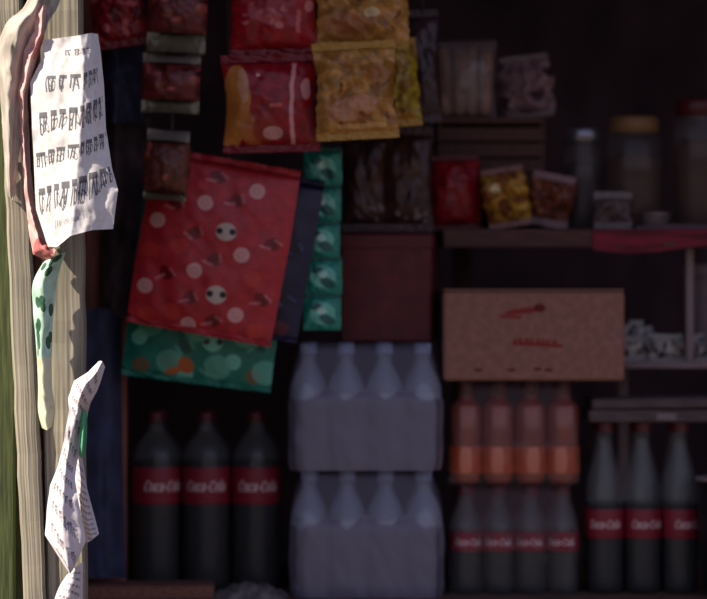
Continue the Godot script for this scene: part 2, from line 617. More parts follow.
func post_and_papers() -> void:
	var z := 0.55
	var t := thing("door_post", "weathered grey wooden post with papers pinned to it", "post", Vector3(at(45, 300, z).x, 0, z))
	var o := t.position
	var tex := wood_texture(Color(0.63, 0.60, 0.53), 41, 0.36)
	var m := mat(Color.WHITE, 0.85, tex, {"heightmap_enabled": true, "heightmap_texture": tex, "heightmap_scale": 0.25})
	for b in [[-3.0, 22.0, 23.0, 46.0, 0.0, 1], [36.0, 80.0, 46.0, 84.0, -0.012, 2]]:
		noise.seed = b[5]
		noise.frequency = 1.0
		var st := begin(-1)
		var rows := []
		var n := 60
		for i in n + 1:
			var y := 2.12 * (1.0 - float(i) / n)
			var py := 299.5 + (EYE.y - y) / span(1.0, z)
			var f := (py - 20.0) / 580.0
			var xl := at(lerpf(b[0], b[2], f), 0, z).x + 0.0025 * noise.get_noise_1d(y * 25.0) - o.x
			var xr := at(lerpf(b[1], b[3], f), 0, z).x + 0.0025 * noise.get_noise_1d(y * 25.0 + 50.0) - o.x
			var zf: float = b[4] + 0.002 * noise.get_noise_1d(y * 14.0 + 90.0)
			rows.append([Vector3(xl, y, zf - 0.05), Vector3(xl, y, zf - 0.005), Vector3(xl + 0.004, y, zf), Vector3((xl + xr) / 2, y, zf + 0.001), Vector3(xr - 0.004, y, zf), Vector3(xr, y, zf - 0.005), Vector3(xr, y, zf - 0.05), Vector3(xl, y, zf - 0.05)])
		grid(st, rows)
		part("board", done(st), m, t)
	# grey cloth over the head of the post
	var cloth := mat(Color.WHITE, 0.95, paint(128, 128, Color(0.72, 0.68, 0.64), 0.25, [], 42), {"rim_enabled": true, "rim": 0.3})
	single("grey_cloth", sheet(keyed([
		[[48, -55, 0.562], [54, -55, 0.592], [60, -55, 0.572], [66, -55, 0.562]],
		[[28, 0, 0.567], [38, 0, 0.602], [48, 0, 0.577], [60, 0, 0.567]],
		[[6, 24, 0.567], [20, 26, 0.612], [36, 26, 0.582], [48, 24, 0.572]],
		[[-3, 52, 0.567], [10, 55, 0.602], [24, 56, 0.582], [38, 52, 0.572]],
		[[0, 95, 0.567], [9, 95, 0.592], [18, 95, 0.577], [28, 95, 0.567]],
		[[4, 150, 0.560], [9, 150, 0.580], [14, 150, 0.570], [20, 150, 0.560]],
		[[8, 196, 0.556], [10, 198, 0.562], [12, 200, 0.562], [15, 194, 0.556]]]), 36, 48, 0.012, 43), cloth, "grey beige cloth draped over the head of the wooden post", "cloth")
	# pink ribbons
	var pink := mat(Color.WHITE, 0.8, paint(64, 256, Color(0.88, 0.70, 0.68), 0.2, [["e", 0.4, 0.93, 0.5, 0.08, 0, Color(0.80, 0.42, 0.42, 0.8)], ["e", 0.7, 0.16, 0.3, 0.06, 10, Color(0.78, 0.42, 0.42, 0.7)]], 44))
	single("pink_ribbon", sheet(keyed([
		[[38, 5, 0.590], [43, 5, 0.603], [47, 5, 0.590]],
		[[34, 30, 0.590], [41, 34, 0.613], [44, 38, 0.590]],
		[[24, 52, 0.584], [31, 56, 0.608], [36, 62, 0.582]],
		[[18, 90, 0.576], [24, 92, 0.596], [27, 92, 0.578]],
		[[19, 130, 0.566], [23, 130, 0.583], [29, 130, 0.563]],
		[[22, 170, 0.563], [26, 170, 0.580], [31, 170, 0.561]],
		[[26, 205, 0.560], [29, 205, 0.576], [35, 205, 0.560]],
		[[28, 226, 0.560], [33, 220, 0.583], [38, 214, 0.563]],
		[[33, 254, 0.563], [41, 246, 0.593], [44, 238, 0.568]],
		[[48, 262, 0.573], [53, 256, 0.598], [56, 250, 0.578]]]), 14, 72, 0.010, 45, 60.0, true), pink, "long pink cloth ribbon hanging beside the large printed notice", "ribbon")
	# the large notice, folded along the post's edge
	var ink := Color(0.28, 0.28, 0.31, 0.75)
	var ops := []
	script_line(ops, 0.30, 0.66, 0.13, 0.05, 0.0, Color(0.4, 0.4, 0.42, 0.7), 1)
	script_line(ops, 0.14, 0.86, 0.335, 0.085, -0.07, Color(0.35, 0.35, 0.38, 0.8), 2)
	script_line(ops, 0.08, 0.95, 0.50, 0.085, -0.09, ink, 3)
	script_line(ops, 0.03, 0.98, 0.645, 0.06, -0.10, ink, 4)
	script_line(ops, 0.05, 0.97, 0.81, 0.10, -0.10, ink, 5)
	script_line(ops, 0.25, 0.70, 0.90, 0.04, -0.05, Color(0.5, 0.5, 0.52, 0.5), 6, false)
	var paper := mat(Color.WHITE, 0.9, paint(384, 768, Color(0.90, 0.88, 0.88), 0.05, ops, 46))
	single("printed_notice", sheet(keyed([
		[[43, 40, 0.600], [60, 38, 0.611], [80, 35, 0.622], [91, 33, 0.613], [98, 34, 0.600]],
		[[42, 58, 0.598], [60, 58, 0.612], [84, 57, 0.626], [93, 55, 0.617], [101, 55, 0.604]],
		[[30, 82, 0.596], [56, 84, 0.613], [83, 86, 0.629], [94, 86, 0.620], [104, 86, 0.607]],
		[[32, 126, 0.596], [55, 126, 0.613], [81, 128, 0.631], [94, 128, 0.622], [106, 128, 0.609]],
		[[34, 168, 0.597], [54, 168, 0.614], [77, 168, 0.633], [95, 168, 0.624], [112, 168, 0.611]],
		[[36, 210, 0.599], [53, 210, 0.616], [74, 212, 0.637], [96, 208, 0.628], [118, 190, 0.615]],
		[[48, 247, 0.606], [57, 247, 0.619], [70, 236, 0.640], [92, 230, 0.631], [113, 229, 0.618]]]), 48, 84, 0.005, 47, 24.0, true), paper, "large white printed notice with lines of dark script on the post", "notice")
	# mint wrapper strip under it
	var gops := []
	var r := RandomNumberGenerator.new()
	r.seed = 8
	for i in 16:
		gops.append(["e", r.randf_range(0.15, 0.95), r.randf_range(0.02, 0.5), 0.13, 0.025, r.randf_range(20, 70), Color(0.12, 0.30, 0.20, 0.85)])
	for i in 10:
		gops.append(["e", r.randf_range(0.1, 0.9), r.randf_range(0.5, 1.0), 0.1, 0.02, r.randf_range(-30, 30), Color(0.45, 0.40, 0.30, 0.6)])
	gops.append(["r", 0.5, 0.78, 0.6, 0.23, 0, Color(0.86, 0.83, 0.70, 0.75)])
	single("mint_wrapper", sheet(keyed([
		[[46, 258, 0.565], [54, 256, 0.585], [66, 252, 0.565]],
		[[33, 282, 0.565], [44, 280, 0.58], [58, 276, 0.565]],
		[[33, 310, 0.562], [43, 310, 0.575], [54, 310, 0.563]],
		[[36, 345, 0.562], [42, 345, 0.572], [52, 345, 0.562]],
		[[38, 385, 0.562], [43, 385, 0.573], [52, 385, 0.562]],
		[[38, 410, 0.562], [45, 410, 0.578], [54, 408, 0.562]],
		[[42, 428, 0.565], [47, 430, 0.58], [52, 426, 0.565]]]), 16, 50, 0.004, 48), mat(Color.WHITE, 0.6, paint(96, 384, Color(0.72, 0.86, 0.78), 0.15, gops, 49)), "torn mint green and cream wrapper strip hanging on the post", "wrapper")
	# twisted paper below
	var pops := []
	for i in 12:
		script_line(pops, 0.15, 0.85, 0.06 + i * 0.08, 0.03, 0.15, Color(0.4, 0.38, 0.42, 0.75), 60 + i)
	var paper2 := mat(Color.WHITE, 0.9, paint(128, 384, Color(0.90, 0.86, 0.88), 0.06, pops, 50))
	single("twisted_paper", sheet(keyed([
		[[99, 361, 0.600], [102, 361, 0.612], [105, 367, 0.600]],
		[[88, 372, 0.600], [97, 372, 0.622], [102, 378, 0.600]],
		[[74, 381, 0.600], [86, 384, 0.628], [97, 391, 0.602]],
		[[68, 398, 0.590], [80, 398, 0.620], [91, 402, 0.595]],
		[[69, 410, 0.596], [78, 412, 0.600], [88, 412, 0.560]],
		[[64, 440, 0.598], [70, 442, 0.602], [84, 440, 0.562]],
		[[58, 466, 0.590], [66, 466, 0.606], [77, 462, 0.580]],
		[[50, 486, 0.585], [64, 484, 0.612], [75, 480, 0.600]],
		[[47, 508, 0.585], [62, 508, 0.618], [79, 504, 0.605]],
		[[45, 535, 0.588], [64, 546, 0.626], [86, 541, 0.610]],
		[[67, 570, 0.610], [70, 574, 0.626], [73, 570, 0.612]]]), 20, 70, 0.006, 51, 38.0, true), paper2, "twisted pinkish white paper strip with a pointed lower end", "paper")
	single("paper_tail", sheet(keyed([
		[[74, 455, 0.560], [78, 455, 0.570], [82, 455, 0.550]],
		[[76, 490, 0.565], [82, 490, 0.580], [87, 488, 0.555]],
		[[81, 520, 0.565], [87, 520, 0.580], [94, 514, 0.555]],
		[[87, 543, 0.565], [92, 540, 0.578], [99, 534, 0.560]]]), 12, 32, 0.004, 52, 38.0, true), paper2, "narrow white paper flap behind the twisted paper strip", "paper")
	single("torn_paper", sheet(keyed([
		[[66, 576, 0.575], [74, 568, 0.59], [83, 562, 0.575]],
		[[57, 592, 0.575], [70, 590, 0.60], [83, 588, 0.575]],
		[[48, 625, 0.575], [66, 625, 0.595], [82, 625, 0.575]],
		[[52, 650, 0.575], [66, 655, 0.59], [80, 650, 0.575]]]), 14, 28, 0.006, 53), paper2, "torn white paper at the very bottom of the post", "paper")
	single("green_tag", sheet(keyed([
		[[80, 412, 0.585], [84, 410, 0.59], [87, 412, 0.585]],
		[[80, 436, 0.59], [83, 438, 0.60], [87, 434, 0.585]],
		[[79, 456, 0.585], [82, 458, 0.592], [85, 454, 0.583]]]), 8, 16, 0.003, 54), mat(Color(0.35, 0.70, 0.50), 0.5), "small bright green scrap caught beside the twisted paper", "scrap")

func cord(label: String, px: float, py: float, z: float) -> void:
	var p := at(px, py, z)
	single("hanging_tape", tube([Vector3(p.x, 1.815, 0.2), Vector3(p.x, 1.77, (z + 0.2) / 2.0), Vector3(p.x, 1.70, z), p], 0.0022, 6), mat(Color(0.35, 0.30, 0.30), 0.6), label, "tape")

func hanging_goods() -> void:
	var foil := mat(Color(0.50, 0.46, 0.36), 0.35, null, {"metallic": 0.35})
	var pale_foil := mat(Color(0.54, 0.49, 0.44), 0.4)
	# --- small red-brown packets on one strip, olive foil seals
	var sops := []
	var r := RandomNumberGenerator.new()
	r.seed = 3
	for i in 14:
		sops.append(["e", r.randf(), r.randf(), r.randf_range(0.05, 0.16), r.randf_range(0.04, 0.10), r.randf_range(0, 180), [Color(0.72, 0.36, 0.34, 0.8), Color(0.30, 0.07, 0.08, 0.9), Color(0.55, 0.28, 0.18, 0.8)][i % 3]])
	var sm := mat(Color.WHITE, 0.35, paint(128, 128, Color(0.44, 0.17, 0.17), 0.3, sops, 71))
	var sb := mat(Color.WHITE, 0.4, paint(128, 128, Color(0.42, 0.22, 0.17), 0.3, sops.slice(0, 5), 72))
	var g := "small packets on the left strip"
	pouch("snack_packet", "red brown packet with wide olive seal, top of left strip", "packet", g, {"box": [148, -18, 207, 53], "z": 0.20, "deep": 0.05, "roll": -3.0, "print": sm, "seal": foil, "top": 6.0, "bottom": 20.0, "curl": 0.03, "waist": 0.0}, 101)
	pouch("snack_packet", "red brown packet with olive seal, middle of left strip", "packet", g, {"box": [142, 54, 200, 113], "z": 0.195, "deep": 0.045, "roll": -2.0, "print": sm, "seal": foil, "seal_top": pale_foil, "top": 9.0, "bottom": 13.0, "curl": 0.03, "waist": 0.0}, 102)
	pouch("snack_packet", "brown packet with pale crimped top, lowest of left strip", "packet", g, {"box": [145, 130, 188, 200], "z": 0.205, "deep": 0.045, "roll": -4.0, "print": sb, "seal": foil, "seal_top": pale_foil, "top": 11.0, "bottom": 8.0, "curl": 0.05, "waist": -0.1}, 103)
	cord("thin tape behind the small red brown packets", 172, 130, 0.165)
	# --- red packet at the top left
	var rops := []
	for i in 9:
		rops.append(["e", r.randf(), r.randf(), r.randf_range(0.06, 0.2), r.randf_range(0.05, 0.12), r.randf_range(0, 180), [Color(0.85, 0.42, 0.42, 0.8), Color(0.36, 0.05, 0.07, 0.85)][i % 2]])
	pouch("snack_packet", "crumpled red and pink packet at the upper left", "packet", "", {"box": [90, -30, 146, 47], "z": 0.16, "deep": 0.05, "roll": 8.0, "print": mat(Color.WHITE, 0.4, paint(128, 128, Color(0.58, 0.12, 0.15), 0.3, rops, 73)), "seal": mat(Color(0.5, 0.12, 0.14), 0.4), "wrinkle": 0.012}, 104)
	cord("thin tape holding the crumpled red packet", 116, -20, 0.14)
	# --- two red chips bags
	var c1 := []
	c1.append(["e", 0.55, 0.62, 0.35, 0.16, 0, Color(0.60, 0.16, 0.20, 0.9)])
	c1.append(["e", 0.45, 0.64, 0.16, 0.09, 20, Color(0.78, 0.42, 0.42, 0.6)])
	c1.append(["e", 0.58, 0.74, 0.05, 0.04, 0, Color(0.85, 0.5, 0.5, 0.8)])
	c1.append(["r", 0.80, 0.70, 0.025, 0.13, 4, Color(0.85, 0.45, 0.45, 0.8)])
	c1.append(["e", 0.93, 0.52, 0.05, 0.07, 0, Color(0.9, 0.6, 0.6, 0.8)])
	for i in 10:
		c1.append(["e", r.randf_range(0.1, 0.9), r.randf_range(0.48, 0.8), 0.04, 0.02, r.randf_range(0, 180), Color(0.80, 0.50, 0.48, 0.6)])
	var red_seal := mat(Color(0.50, 0.06, 0.11), 0.35)
	g = "red chips bags on the middle strip"
	pouch("chips_bag", "red chips bag hanging above the orange-flamed one", "bag", g, {"box": [229, -45, 317, 56], "z": 0.21, "deep": 0.07, "roll": 1.0, "print": mat(Color.WHITE, 0.32, paint(160, 200, Color(0.62, 0.09, 0.14), 0.25, c1, 74)), "seal": red_seal, "wrinkle": 0.006}, 105)
	var c2 := []
	c2.append(["e", 0.08, 0.60, 0.18, 0.58, 8, Color(0.78, 0.50, 0.22, 0.95)])
	c2.append(["e", 0.22, 0.75, 0.12, 0.30, -30, Color(0.72, 0.42, 0.18, 0.9)])
	c2.append(["e", 0.20, 0.28, 0.06, 0.22, 0, Color(0.84, 0.60, 0.50, 0.7)])
	c2.append(["e", 0.44, 0.80, 0.14, 0.18, 0, Color(0.60, 0.18, 0.12, 0.8)])
	c2.append(["r", 0.74, 0.52, 0.024, 0.50, 2, Color(0.90, 0.62, 0.62, 0.95)])
	c2.append(["e", 0.90, 0.34, 0.055, 0.13, 0, Color(0.88, 0.62, 0.60, 0.9)])
	c2.append(["r", 0.93, 0.75, 0.05, 0.20, 0, Color(0.55, 0.25, 0.25, 0.7)])
	c2.append(["e", 0.52, 0.86, 0.11, 0.08, 0, Color(0.85, 0.62, 0.58, 0.9)])
	c2.append(["r", 0.56, 0.53, 0.07, 0.025, 0, Color(0.85, 0.45, 0.45, 0.8)])
	c2.append(["e", 0.37, 0.16, 0.025, 0.025, 0, Color(0.95, 0.75, 0.72, 0.9)])
	pouch("chips_bag", "red chips bag with orange flame side and white stripe", "bag", g, {"box": [222, 55, 319, 152], "z": 0.22, "deep": 0.06, "roll": 1.5, "print": mat(Color.WHITE, 0.32, paint(200, 200, Color(0.58, 0.07, 0.12), 0.25, c2, 75)), "seal": red_seal, "wrinkle": 0.005, "waist": 0.1}, 106)
	cord("thin tape holding the two red chips bags", 270, 60, 0.17)
	# --- yellow chips bags
	var y_seal := mat(Color(0.74, 0.56, 0.22), 0.35)
	g = "yellow chips bags hanging together"
	for q in [[[317, -45, 409, 49], 0.21, 107, "yellow chips bag at the top edge, uppermost of three", 0.0, 0], [[314, 42, 397, 139], 0.25, 108, "yellow chips bag with pale lower panel, hanging lowest in front", 3.0, 1], [[362, 40, 419, 127], 0.135, 109, "yellow green chips bag half hidden behind the lowest yellow one", 5.0, 2]]:
		var yo := []
		var rr := RandomNumberGenerator.new()
		rr.seed = q[2]
		var base := Color(0.74, 0.53, 0.27)
		if q[5] == 2:
			base = Color(0.68, 0.58, 0.18)
		for i in 18:
			yo.append(["e", rr.randf(), rr.randf(), rr.randf_range(0.05, 0.2), rr.randf_range(0.03, 0.10), rr.randf_range(0, 180), [Color(0.66, 0.42, 0.22, 0.6), Color(0.80, 0.62, 0.34, 0.6), Color(0.56, 0.36, 0.14, 0.6)][i % 3]])
		for i in 6:
			yo.append(["e", rr.randf_range(0.1, 0.9), rr.randf_range(0.3, 0.9), 0.07, 0.02, rr.randf_range(0, 180), Color(0.40, 0.24, 0.10, 0.7)])
		if q[5] == 0:
			yo.append(["e", 0.58, 0.64, 0.09, 0.06, 0, Color(0.92, 0.86, 0.70, 0.8)])
			yo.append(["e", 0.3, 0.78, 0.25, 0.12, 0, Color(0.70, 0.44, 0.30, 0.7)])
		if q[5] == 1:
			yo.append(["e", 0.45, 0.72, 0.34, 0.14, -15, Color(0.82, 0.58, 0.44, 0.8)])
			yo.append(["r", 0.55, 0.93, 0.30, 0.03, 0, Color(0.92, 0.74, 0.50, 0.8)])
			yo.append(["e", 0.62, 0.82, 0.10, 0.03, 40, Color(0.50, 0.28, 0.16, 0.7)])
		pouch("chips_bag", q[3], "bag", g, {"box": q[0], "z": q[1], "deep": 0.06, "roll": q[4], "print": mat(Color.WHITE, 0.3, paint(180, 200, base, 0.3, yo, q[2])), "seal": y_seal, "wrinkle": 0.018, "waist": 0.08 if q[5] == 1 else 0.02}, q[2])
	cord("thin tape holding the yellow chips bags", 362, 50, 0.17)
	# --- the big printed bags
	for kind in 3:
		var fo := []
		var rr := RandomNumberGenerator.new()
		rr.seed = 30 + kind
		var spots := [[0.73, 0.13, 0], [0.40, 0.25, 0], [0.10, 0.40, 0], [0.70, 0.52, 0], [0.41, 0.66, 0], [0.09, 0.80, 0], [0.73, 0.88, 0], [0.57, 0.40, 1], [0.58, 0.78, 1], [0.42, 0.985, 0], [0.45, 0.08, 2], [0.60, 0.20, 2], [0.20, 0.28, 2], [0.36, 0.43, 2], [0.88, 0.42, 2],
			[0.52, 0.57, 2], [0.22, 0.70, 2], [0.40, 0.82, 2], [0.88, 0.76, 2], [0.58, 0.93, 2], [0.28, 0.53, 3], [0.08, 0.58, 3], [0.80, 0.65, 3], [0.30, 0.92, 3], [0.12, 0.96, 3], [0.88, 0.95, 3]]
		for s in spots:
			var pale: Color = [Color(0.92, 0.70, 0.67), Color(0.40, 0.44, 0.70), Color(0.50, 0.84, 0.74)][kind]
			var deep: Color = [Color(0.46, 0.04, 0.07), Color(0.08, 0.06, 0.16), Color(0.05, 0.30, 0.26)][kind]
			match s[2]:
				0:
					fo.append(["e", s[0], s[1], 0.054, 0.046, 0, Color(pale, 0.9)])
					fo.append(["o", s[0], s[1], 0.026, 0.022, 0, Color(deep, 0.08)])
				1:
					fo.append(["e", s[0], s[1], 0.070, 0.054, -8, Color(0.82, 0.76, 0.70, 0.95) if kind == 0 else pale])
					for d in [[-0.044, 0.0], [0.044, -0.006]]:
						fo.append(["e", s[0] + d[0], s[1] + d[1], 0.022, 0.019, 0, Color(0.10, 0.05, 0.07, 0.95)])
				2:
					fo.append(["e", s[0], s[1], 0.055, 0.030, rr.randf_range(-60, 60), Color(deep, 0.85)])
					fo.append(["e", s[0] + 0.02, s[1] + 0.015, 0.04, 0.026, rr.randf_range(-60, 60), Color(deep, 0.85)])
					fo.append(["r", s[0] - 0.035, s[1] + 0.03, 0.040, 0.009, rr.randf_range(-50, 50), Color(pale, 0.55)])
					fo.append(["r", s[0] + 0.045, s[1] - 0.01, 0.034, 0.009, rr.randf_range(30, 100), Color(pale, 0.5)])
				3:
					fo.append(["e", s[0], s[1], 0.06, 0.045, 0, Color([Color(0.85, 0.26, 0.20), Color(0.55, 0.08, 0.14), Color(0.70, 0.32, 0.18)][kind], 0.6)])
		if kind == 2:
			for i in 6:
				fo.append(["e", 0.15 + 0.16 * i, 0.72 + 0.2 * (i % 2), 0.09, 0.07, 0, Color(0.42, 0.74, 0.64, 0.8)])
			fo.append(["e", 0.42, 0.93, 0.05, 0.05, -40, Color(0.80, 0.38, 0.18, 0.95)])
			fo.append(["e", 0.34, 0.97, 0.06, 0.02, -20, Color(0.84, 0.42, 0.20, 0.9)])
		var base: Color = [Color(0.74, 0.17, 0.21), Color(0.11, 0.09, 0.24), Color(0.10, 0.50, 0.42)][kind]
		var fm := mat(Color.WHITE, 0.38, paint(320, 384, base, 0.14, fo, 80 + kind))
		var sl := mat(base, 0.4)
		if kind == 0:
			pouch("printed_pouch", "big red pouch printed with white balls, hanging tilted", "pouch", "", {"box": [140, 158, 287, 335], "z": 0.145, "deep": 0.035, "roll": -10.0, "yaw": -4.0, "print": fm, "seal": sl, "top": 5.0, "bottom": 5.0, "waist": -0.02, "wrinkle": 0.004}, 110)
		elif kind == 1:
			pouch("printed_pouch", "dark navy pouch peeking out behind the big red one", "pouch", "", {"box": [142, 166, 312, 330], "z": 0.105, "deep": 0.03, "roll": -10.0, "print": fm, "seal": sl, "top": 5.0, "bottom": 5.0, "waist": 0.0}, 111)
		else:
			pouch("printed_pouch", "teal pouch with pale discs showing below the red one", "pouch", "", {"box": [132, 200, 282, 384], "z": 0.060, "deep": 0.04, "roll": -7.0, "print": fm, "seal": sl, "top": 5.0, "bottom": 5.0, "waist": 0.0}, 112)
	cord("thin tape holding the big printed pouches", 228, 175, 0.085)
	# --- teal sachet strip
	var to := []
	to.append(["e", 0.5, 0.48, 0.34, 0.34, 0, Color(0.55, 0.86, 0.78, 0.8)])
	to.append(["e", 0.62, 0.66, 0.22, 0.14, 30, Color(0.05, 0.28, 0.25, 0.8)])
	to.append(["e", 0.34, 0.28, 0.14, 0.10, -20, Color(0.04, 0.24, 0.22, 0.8)])
	to.append(["e", 0.5, 0.4, 0.12, 0.12, 0, Color(0.80, 0.94, 0.88, 0.8)])
	var tm := mat(Color.WHITE, 0.35, paint(96, 96, Color(0.14, 0.56, 0.48), 0.2, to, 90))
	var ts := mat(Color(0.10, 0.40, 0.36), 0.4)
	var p := at(322, 332, 0.06)
	var strip := thing("sachet_strip", "narrow strip of teal sachets with pale discs hanging", "sachet strip", p)
	for i in 5:
		var w := span(38, 0.06)
		var h := span(36.4, 0.06)
		var b := part("sachet", pouch_body(w, h - 0.006, 0.018, 200 + i, 0.005, 0.0), tm, strip, Vector3(0.002 * sin(i * 2.1), h * (i + 0.5), 0))
		part("seal", seal(w, 0.008, 220 + i), ts, b, Vector3(0, h / 2, 0))
	cord("thin tape holding the teal sachet strip", 322, 160, 0.045)

func stacked_drinks() -> void:
	var top := 0.672
	var pet := clear(Color(0.80, 0.84, 0.84), 0.05, 0.1)
	pet.metallic_specular = 0.35
	var cola := mat(Color(0.09, 0.06, 0.08), 0.6, null, {"metallic_specular": 0.3})
	var orange := mat(Color(0.54, 0.18, 0.13), 0.25)
	var water := clear(Color(0.75, 0.82, 0.92), 0.18, 0.12)
	var water_pet := clear(Color(0.80, 0.84, 0.94), 0.25, 0.2)
	var red_cap := mat(Color(0.36, 0.08, 0.12), 0.4)
	var orange_cap := mat(Color(0.34, 0.12, 0.11), 0.4)
	var blue_cap := mat(Color(0.62, 0.66, 0.80), 0.4)
	var band := mat(Color(0.54, 0.11, 0.18), 0.5)
	var ink := mat(Color(0.92, 0.80, 0.80), 0.5)
	# --- large cola bottles at the left, two rows
	var big := bottle_kind(0.0435, 0.325, 0.238, 0.236, pet, cola, red_cap, 0.160, 0.066, "Coca-Cola", 0.074, band, ink)
	var places := ["leftmost", "middle", "rightmost"]
	for row in 2:
		for i in 3:
			var c := at(154 + i * 50.5, 500, -0.02)
			var t := thing("cola_bottle", "%s large cola bottle in the %s row under the teal pouch" % [places[i], ["front", "back"][row]], "bottle", Vector3(c.x, top, -0.07 - row * 0.095), "large cola bottles at the left")
			bottle_parts(big, t, false, Vector3.ZERO)
			t.rotation.y = [0.45, 0.10, 0.15][i] if row == 0 else 0.0
	# --- water packs
	var wk := bottle_kind(0.0340, 0.225, 0.135, 0.19, water_pet, water, blue_cap)
	var wf := mat(Color(0.50, 0.48, 0.55, 0.88), 0.38)
	wf.transparency = BaseMaterial3D.TRANSPARENCY_ALPHA
	var water_haze := mat(Color(0.58, 0.56, 0.64, 0.32), 0.32, null, {"transparency": BaseMaterial3D.TRANSPARENCY_ALPHA})
	var drink_haze := mat(Color(0.52, 0.42, 0.44, 0.20), 0.3, null, {"transparency": BaseMaterial3D.TRANSPARENCY_ALPHA})
	var g := "shrink-wrapped water packs"
	pack("water_pack", "greyish blue shrink-wrapped water pack standing on the platform, lower of two", "water pack", g, wk, 4, 3, 0.142, wf, water_haze, 290, 443, 0.05, top, 301)
	pack("water_pack", "greyish blue shrink-wrapped water pack on top of the other", "water pack", g, wk, 4, 3, 0.142, wf, water_haze, 289, 442, 0.055, top + 0.2255, 302)
	# --- small cola pack with the orange drinks on it
	var clear_film := clear(Color(0.85, 0.82, 0.85), 0.02, 0.12)
	clear_film.metallic_specular = 0.3
	var small := bottle_kind(0.0288, 0.196, 0.120, 0.112, pet, cola, red_cap, 0.078, 0.034, "Coca-Cola", 0.050, band, ink)
	pack("cola_pack", "shrink-wrapped pack of small cola bottles under the orange drinks", "drink pack", "", small, 4, 2, 0.10, clear_film, drink_haze, 450, 581, 0.0, top, 303)
	var oband := mat(Color.WHITE, 0.4, paint(256, 64, Color(0.70, 0.30, 0.16), 0.2, [["r", 0.25, 0.5, 0.04, 0.5, 0, Color(0.85, 0.55, 0.30, 0.9)], ["e", 0.5, 0.5, 0.06, 0.3, 0, Color(0.86, 0.52, 0.40, 0.9)], ["e", 0.8, 0.5, 0.05, 0.4, 0, Color(0.62, 0.12, 0.14, 0.9)]], 91))
	var juice := bottle_kind(0.0290, 0.186, 0.135, 0.158, clear(Color(0.85, 0.55, 0.45), 0.12, 0.12), orange, orange_cap, 0.020, 0.048, "", 0.0, oband, null)
	pack("orange_drink_pack", "shrink-wrapped pack of orange drink bottles under the carton", "drink pack", "", juice, 4, 2, 0.075, clear_film, drink_haze, 449, 582, 0.0, top + 0.197, 304)
	# --- cola bottles at the right
	var mid := bottle_kind(0.0325, 0.308, 0.165, 0.160, pet, cola, red_cap, 0.100, 0.052, "Coca-Cola", 0.058, band, ink)
	for row in 2:
		for i in 3:
			var c := at(606 + i * 37.5, 500, -0.03)
			var t := thing("cola_bottle", "%s slim cola bottle in the %s row, right of the orange drinks" % [places[i], ["front", "back"][row]], "bottle", Vector3(c.x, top, -0.04 - row * 0.072), "slim cola bottles at the right")
			bottle_parts(mid, t, false, Vector3.ZERO)
			t.rotation.y = [-0.1, 0.2, 0.5][i] if row == 0 else 0.0
	# --- cardboard carton on the orange drinks
	var red_ink := Color(0.55, 0.10, 0.10, 0.75)
	var ops := [["e", 0.44, 0.20, 0.11, 0.035, -7, red_ink], ["e", 0.53, 0.165, 0.035, 0.05, 0, Color(0.40, 0.06, 0.07, 0.85)], ["r", 0.37, 0.27, 0.06, 0.018, 3, red_ink]]
	script_line(ops, 0.38, 0.66, 0.56, 0.10, 0.08, red_ink, 9, false)
	ops.append(["r", 0.52, 0.60, 0.14, 0.02, 3, red_ink])
	for q in [[0.185, 0.90], [0.37, 0.90], [0.52, 0.89], [0.58, 0.90]]:
		ops.append(["e", q[0], q[1], 0.025, 0.022, 0, Color(0.35, 0.10, 0.10, 0.7)])
	var board := Color(0.60, 0.42, 0.36)
	var face := mat(Color.WHITE, 0.85, paint(512, 256, board, 0.12, ops, 92))
	var bare := mat(Color.WHITE, 0.85, paint(128, 128, board, 0.12, [], 93))
	var base_y := top + 0.197 + 0.187
	var cz := 0.03
	var cc := at(534, 300, cz)
	var w := span(181, cz)
	var t := thing("cardboard_carton", "brown cardboard carton with faint red print on the orange drinks", "carton", Vector3(cc.x, base_y, cz - 0.13))
	t.rotation_degrees.z = 0.0
	part("body", box(w, 0.158, 0.258, 0.004), bare, t)
	var st := begin(-1)
	quad(st, Vector3(-w / 2 + 0.004, 0.154, 0), Vector3(w / 2 - 0.004, 0.154, 0), Vector3(w / 2 - 0.004, 0.004, 0), Vector3(-w / 2 + 0.004, 0.004, 0))
	part("printed_front", done(st), face, t, Vector3(0, 0, 0.1294))
	for s in [-1.0, 1.0]:
		var f := part("flap", box(w, 0.003, 0.127, 0.001), bare, t, Vector3(0, 0.158, s * 0.066))
		f.rotation_degrees.x = s * -1.5
	part("tape", box(w * 0.99, 0.0008, 0.05, 0.0003), mat(Color(0.62, 0.48, 0.36), 0.25), t, Vector3(0, 0.1612, 0))
	# --- maroon box on the water packs, brown packets on it
	var by := top + 0.2255 * 2
	var bc := at(391, 300, -0.03)
	var mb := thing("maroon_box", "plain dark maroon carton standing on the water packs", "carton", Vector3(bc.x, by, -0.13))
	mb.rotation_degrees.y = -5.0
	var maroon := mat(Color.WHITE, 0.6, paint(128, 128, Color(0.36, 0.09, 0.11), 0.25, [], 94))
	part("body", box(0.165, 0.192, 0.20, 0.004), maroon, mb)
	part("lid", box(0.169, 0.030, 0.204, 0.004), maroon, mb, Vector3(0, 0.166, 0))

